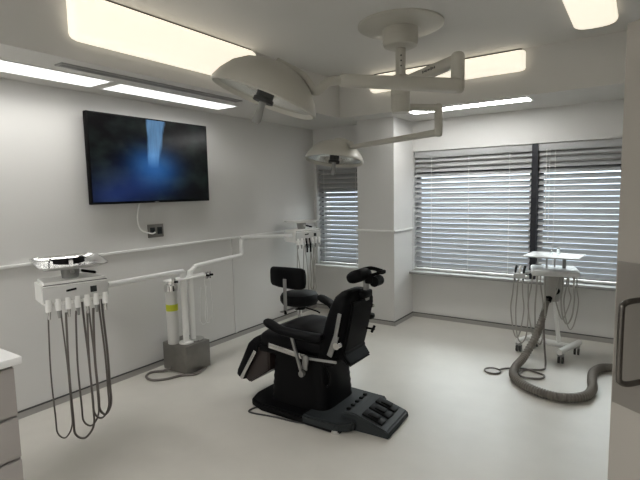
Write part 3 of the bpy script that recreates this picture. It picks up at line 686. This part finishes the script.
dangle(2.93, 3.01, 4.45, .33, .75, .007, bow=.01); dangle(2.90, 2.97, 4.44, .37, .75, .006, bow=.025); dangle(2.96, 3.03, 4.47, .28, .75, .0055, bow=.02)
for i, (x, y, hh, rr) in enumerate(((2.81, 4.60, .045, .012), (2.865, 4.60, .06, .015))):
    lab = ('shorter clear glass vial standing on the cart tray', 'taller clear glass vial standing on the cart tray, right of the shorter one')[i]
    v = thing('glass_vial', lab, 'vial', (x, y, .904), 0, 'vials on the cart tray')
    MB().lathe([(.002, 0), (rr, 0), (rr, hh*.7), (rr*.7, hh*.8), (rr*.7, hh*.85), (.002, hh*.85)], (0, 0, 0), 18).build('body', CLEAR, v); MB().lathe([(.002, hh*.85), (rr*.85, hh*.85), (rr*.85, hh), (.002, hh)], (0, 0, 0), 18).build('stopper', GREYP, v)
# corrugated vacuum hose from the cart to behind the door
pth = [Vector(q) for q in ((2.79, 4.43, .53), (2.775, 4.40, .47), (2.76, 4.36, .38), (2.72, 4.28, .22), (2.66, 4.14, .08), (2.625, 3.98, .034), (2.65, 3.80, .032), (2.74, 3.66, .032), (2.88, 3.57, .032), (3.03, 3.56, .032), (3.15, 3.66, .032), (3.185, 3.82, .032), (3.17, 4.0, .032), (3.165, 4.18, .032), (3.21, 4.32, .032), (3.30, 4.38, .032), (3.42, 4.40, .032), (3.62, 4.40, .032), (3.75, 4.40, .032))]
dense = []
for i in range(len(pth)-1):
    p0, p1, p2, p3 = pth[max(i-1, 0)], pth[i], pth[i+1], pth[min(i+2, len(pth)-1)]
    for k in range(16):
        q = k/16; dense.append(.5*((2*p1)+(p2-p0)*q+(2*p0-5*p1+4*p2-p3)*q*q+(3*p1-p0-3*p2+p3)*q**3))
rad = [(.020 if i < 12 else min(.031, .020+.011*(i-12)/30)) + (.0028 if i % 2 else -.0022) for i in range(len(dense))]
hs = thing('vacuum_hose', 'thick taupe corrugated hose looping across the floor from the cart', 'hose', (2.79, 3.9, 0))
MB().tube(dense, rad, 18).build('hose', VAC, hs, org=(2.79, 3.9, 0)); MB().cyl((2.795, 4.445, .545), (2.788, 4.425, .51), .026).build('cuff', BLACKP, hs, org=(2.79, 3.9, 0))
hs.location.x += .03
# foot switch ring and cord
fs = thing('foot_switch', 'small ring-shaped foot switch with dark cord on the floor by the cart', 'foot switch', (2.50, 3.88, 0)); org = (2.50, 3.88, 0)
ring = [(2.50+.062*math.cos(2*PI*k/32), 3.88+.062*math.sin(2*PI*k/32), .008) for k in range(33)]
MB().tube(ring, .007, 8).build('ring', HOSE, fs, org=org)
MB().lathe([(.002, 0), (.056, 0), (.05, .006), (.002, .009)], (2.50, 3.88, 0), 28).build('disc', mat('pale_disc', (.42, .40, .37), .5), fs, org=org)
MB().tube([(2.545, 3.915, .012), (2.58, 3.97, .012), (2.70, 4.05, .010), (2.80, 4.02, .010), (2.87, 3.98, .010), (2.86, 3.90, .010), (2.76, 3.86, .010), (2.70, 3.90, .010), (2.72, 4.03, .010), (2.84, 4.10, .012), (2.85, 4.18, .03), (2.83, 4.24, .16), (2.80, 4.34, .36)], .008, 8, 8).build('cord', HOSE, fs, org=org)

# ------------------------------------------------------------------ foreground cabinet and worktop
KXF, KYE = 1.50, .78
t = thing('drawer_cabinet', 'taupe drawer cabinet at the lower left corner under the white worktop', 'cabinet', (1.23, 0, 0)); org = (1.23, 0, 0)
MB().bx((.95, -.75, .08), (KXF-.018, KYE, .87)).bx((1.0, -.72, 0), (KXF-.06, KYE-.03, .08)).build('carcass', CABM, t, False, org)
zz = [(.09, .32), (.33, .49), (.50, .66), (.67, .86)]
for y0, y1 in ((-.75, -.01), (0, KYE)):
    for z0, z1 in zz:
        dr = MB().bx((KXF-.018, y0+.002, z0), (KXF, y1-.002, z1-.004), .002).build('drawer', CABM, t, org=org)
        m_ = MB(); yc = (y0+y1)/2-.1; m_.tube([(KXF, yc-.06, z1-.04), (KXF+.025, yc-.055, z1-.04), (KXF+.025, yc+.055, z1-.04), (KXF, yc+.06, z1-.04)], .004, 8); m_.build('handle', STEEL, dr, org=org)
tag(MB().bx((.93, -.77, .87), (KXF+.025, KYE+.02, .90), .005).build('worktop', TOPM), 'white worktop slab on the taupe drawer cabinet at the left edge', 'worktop')
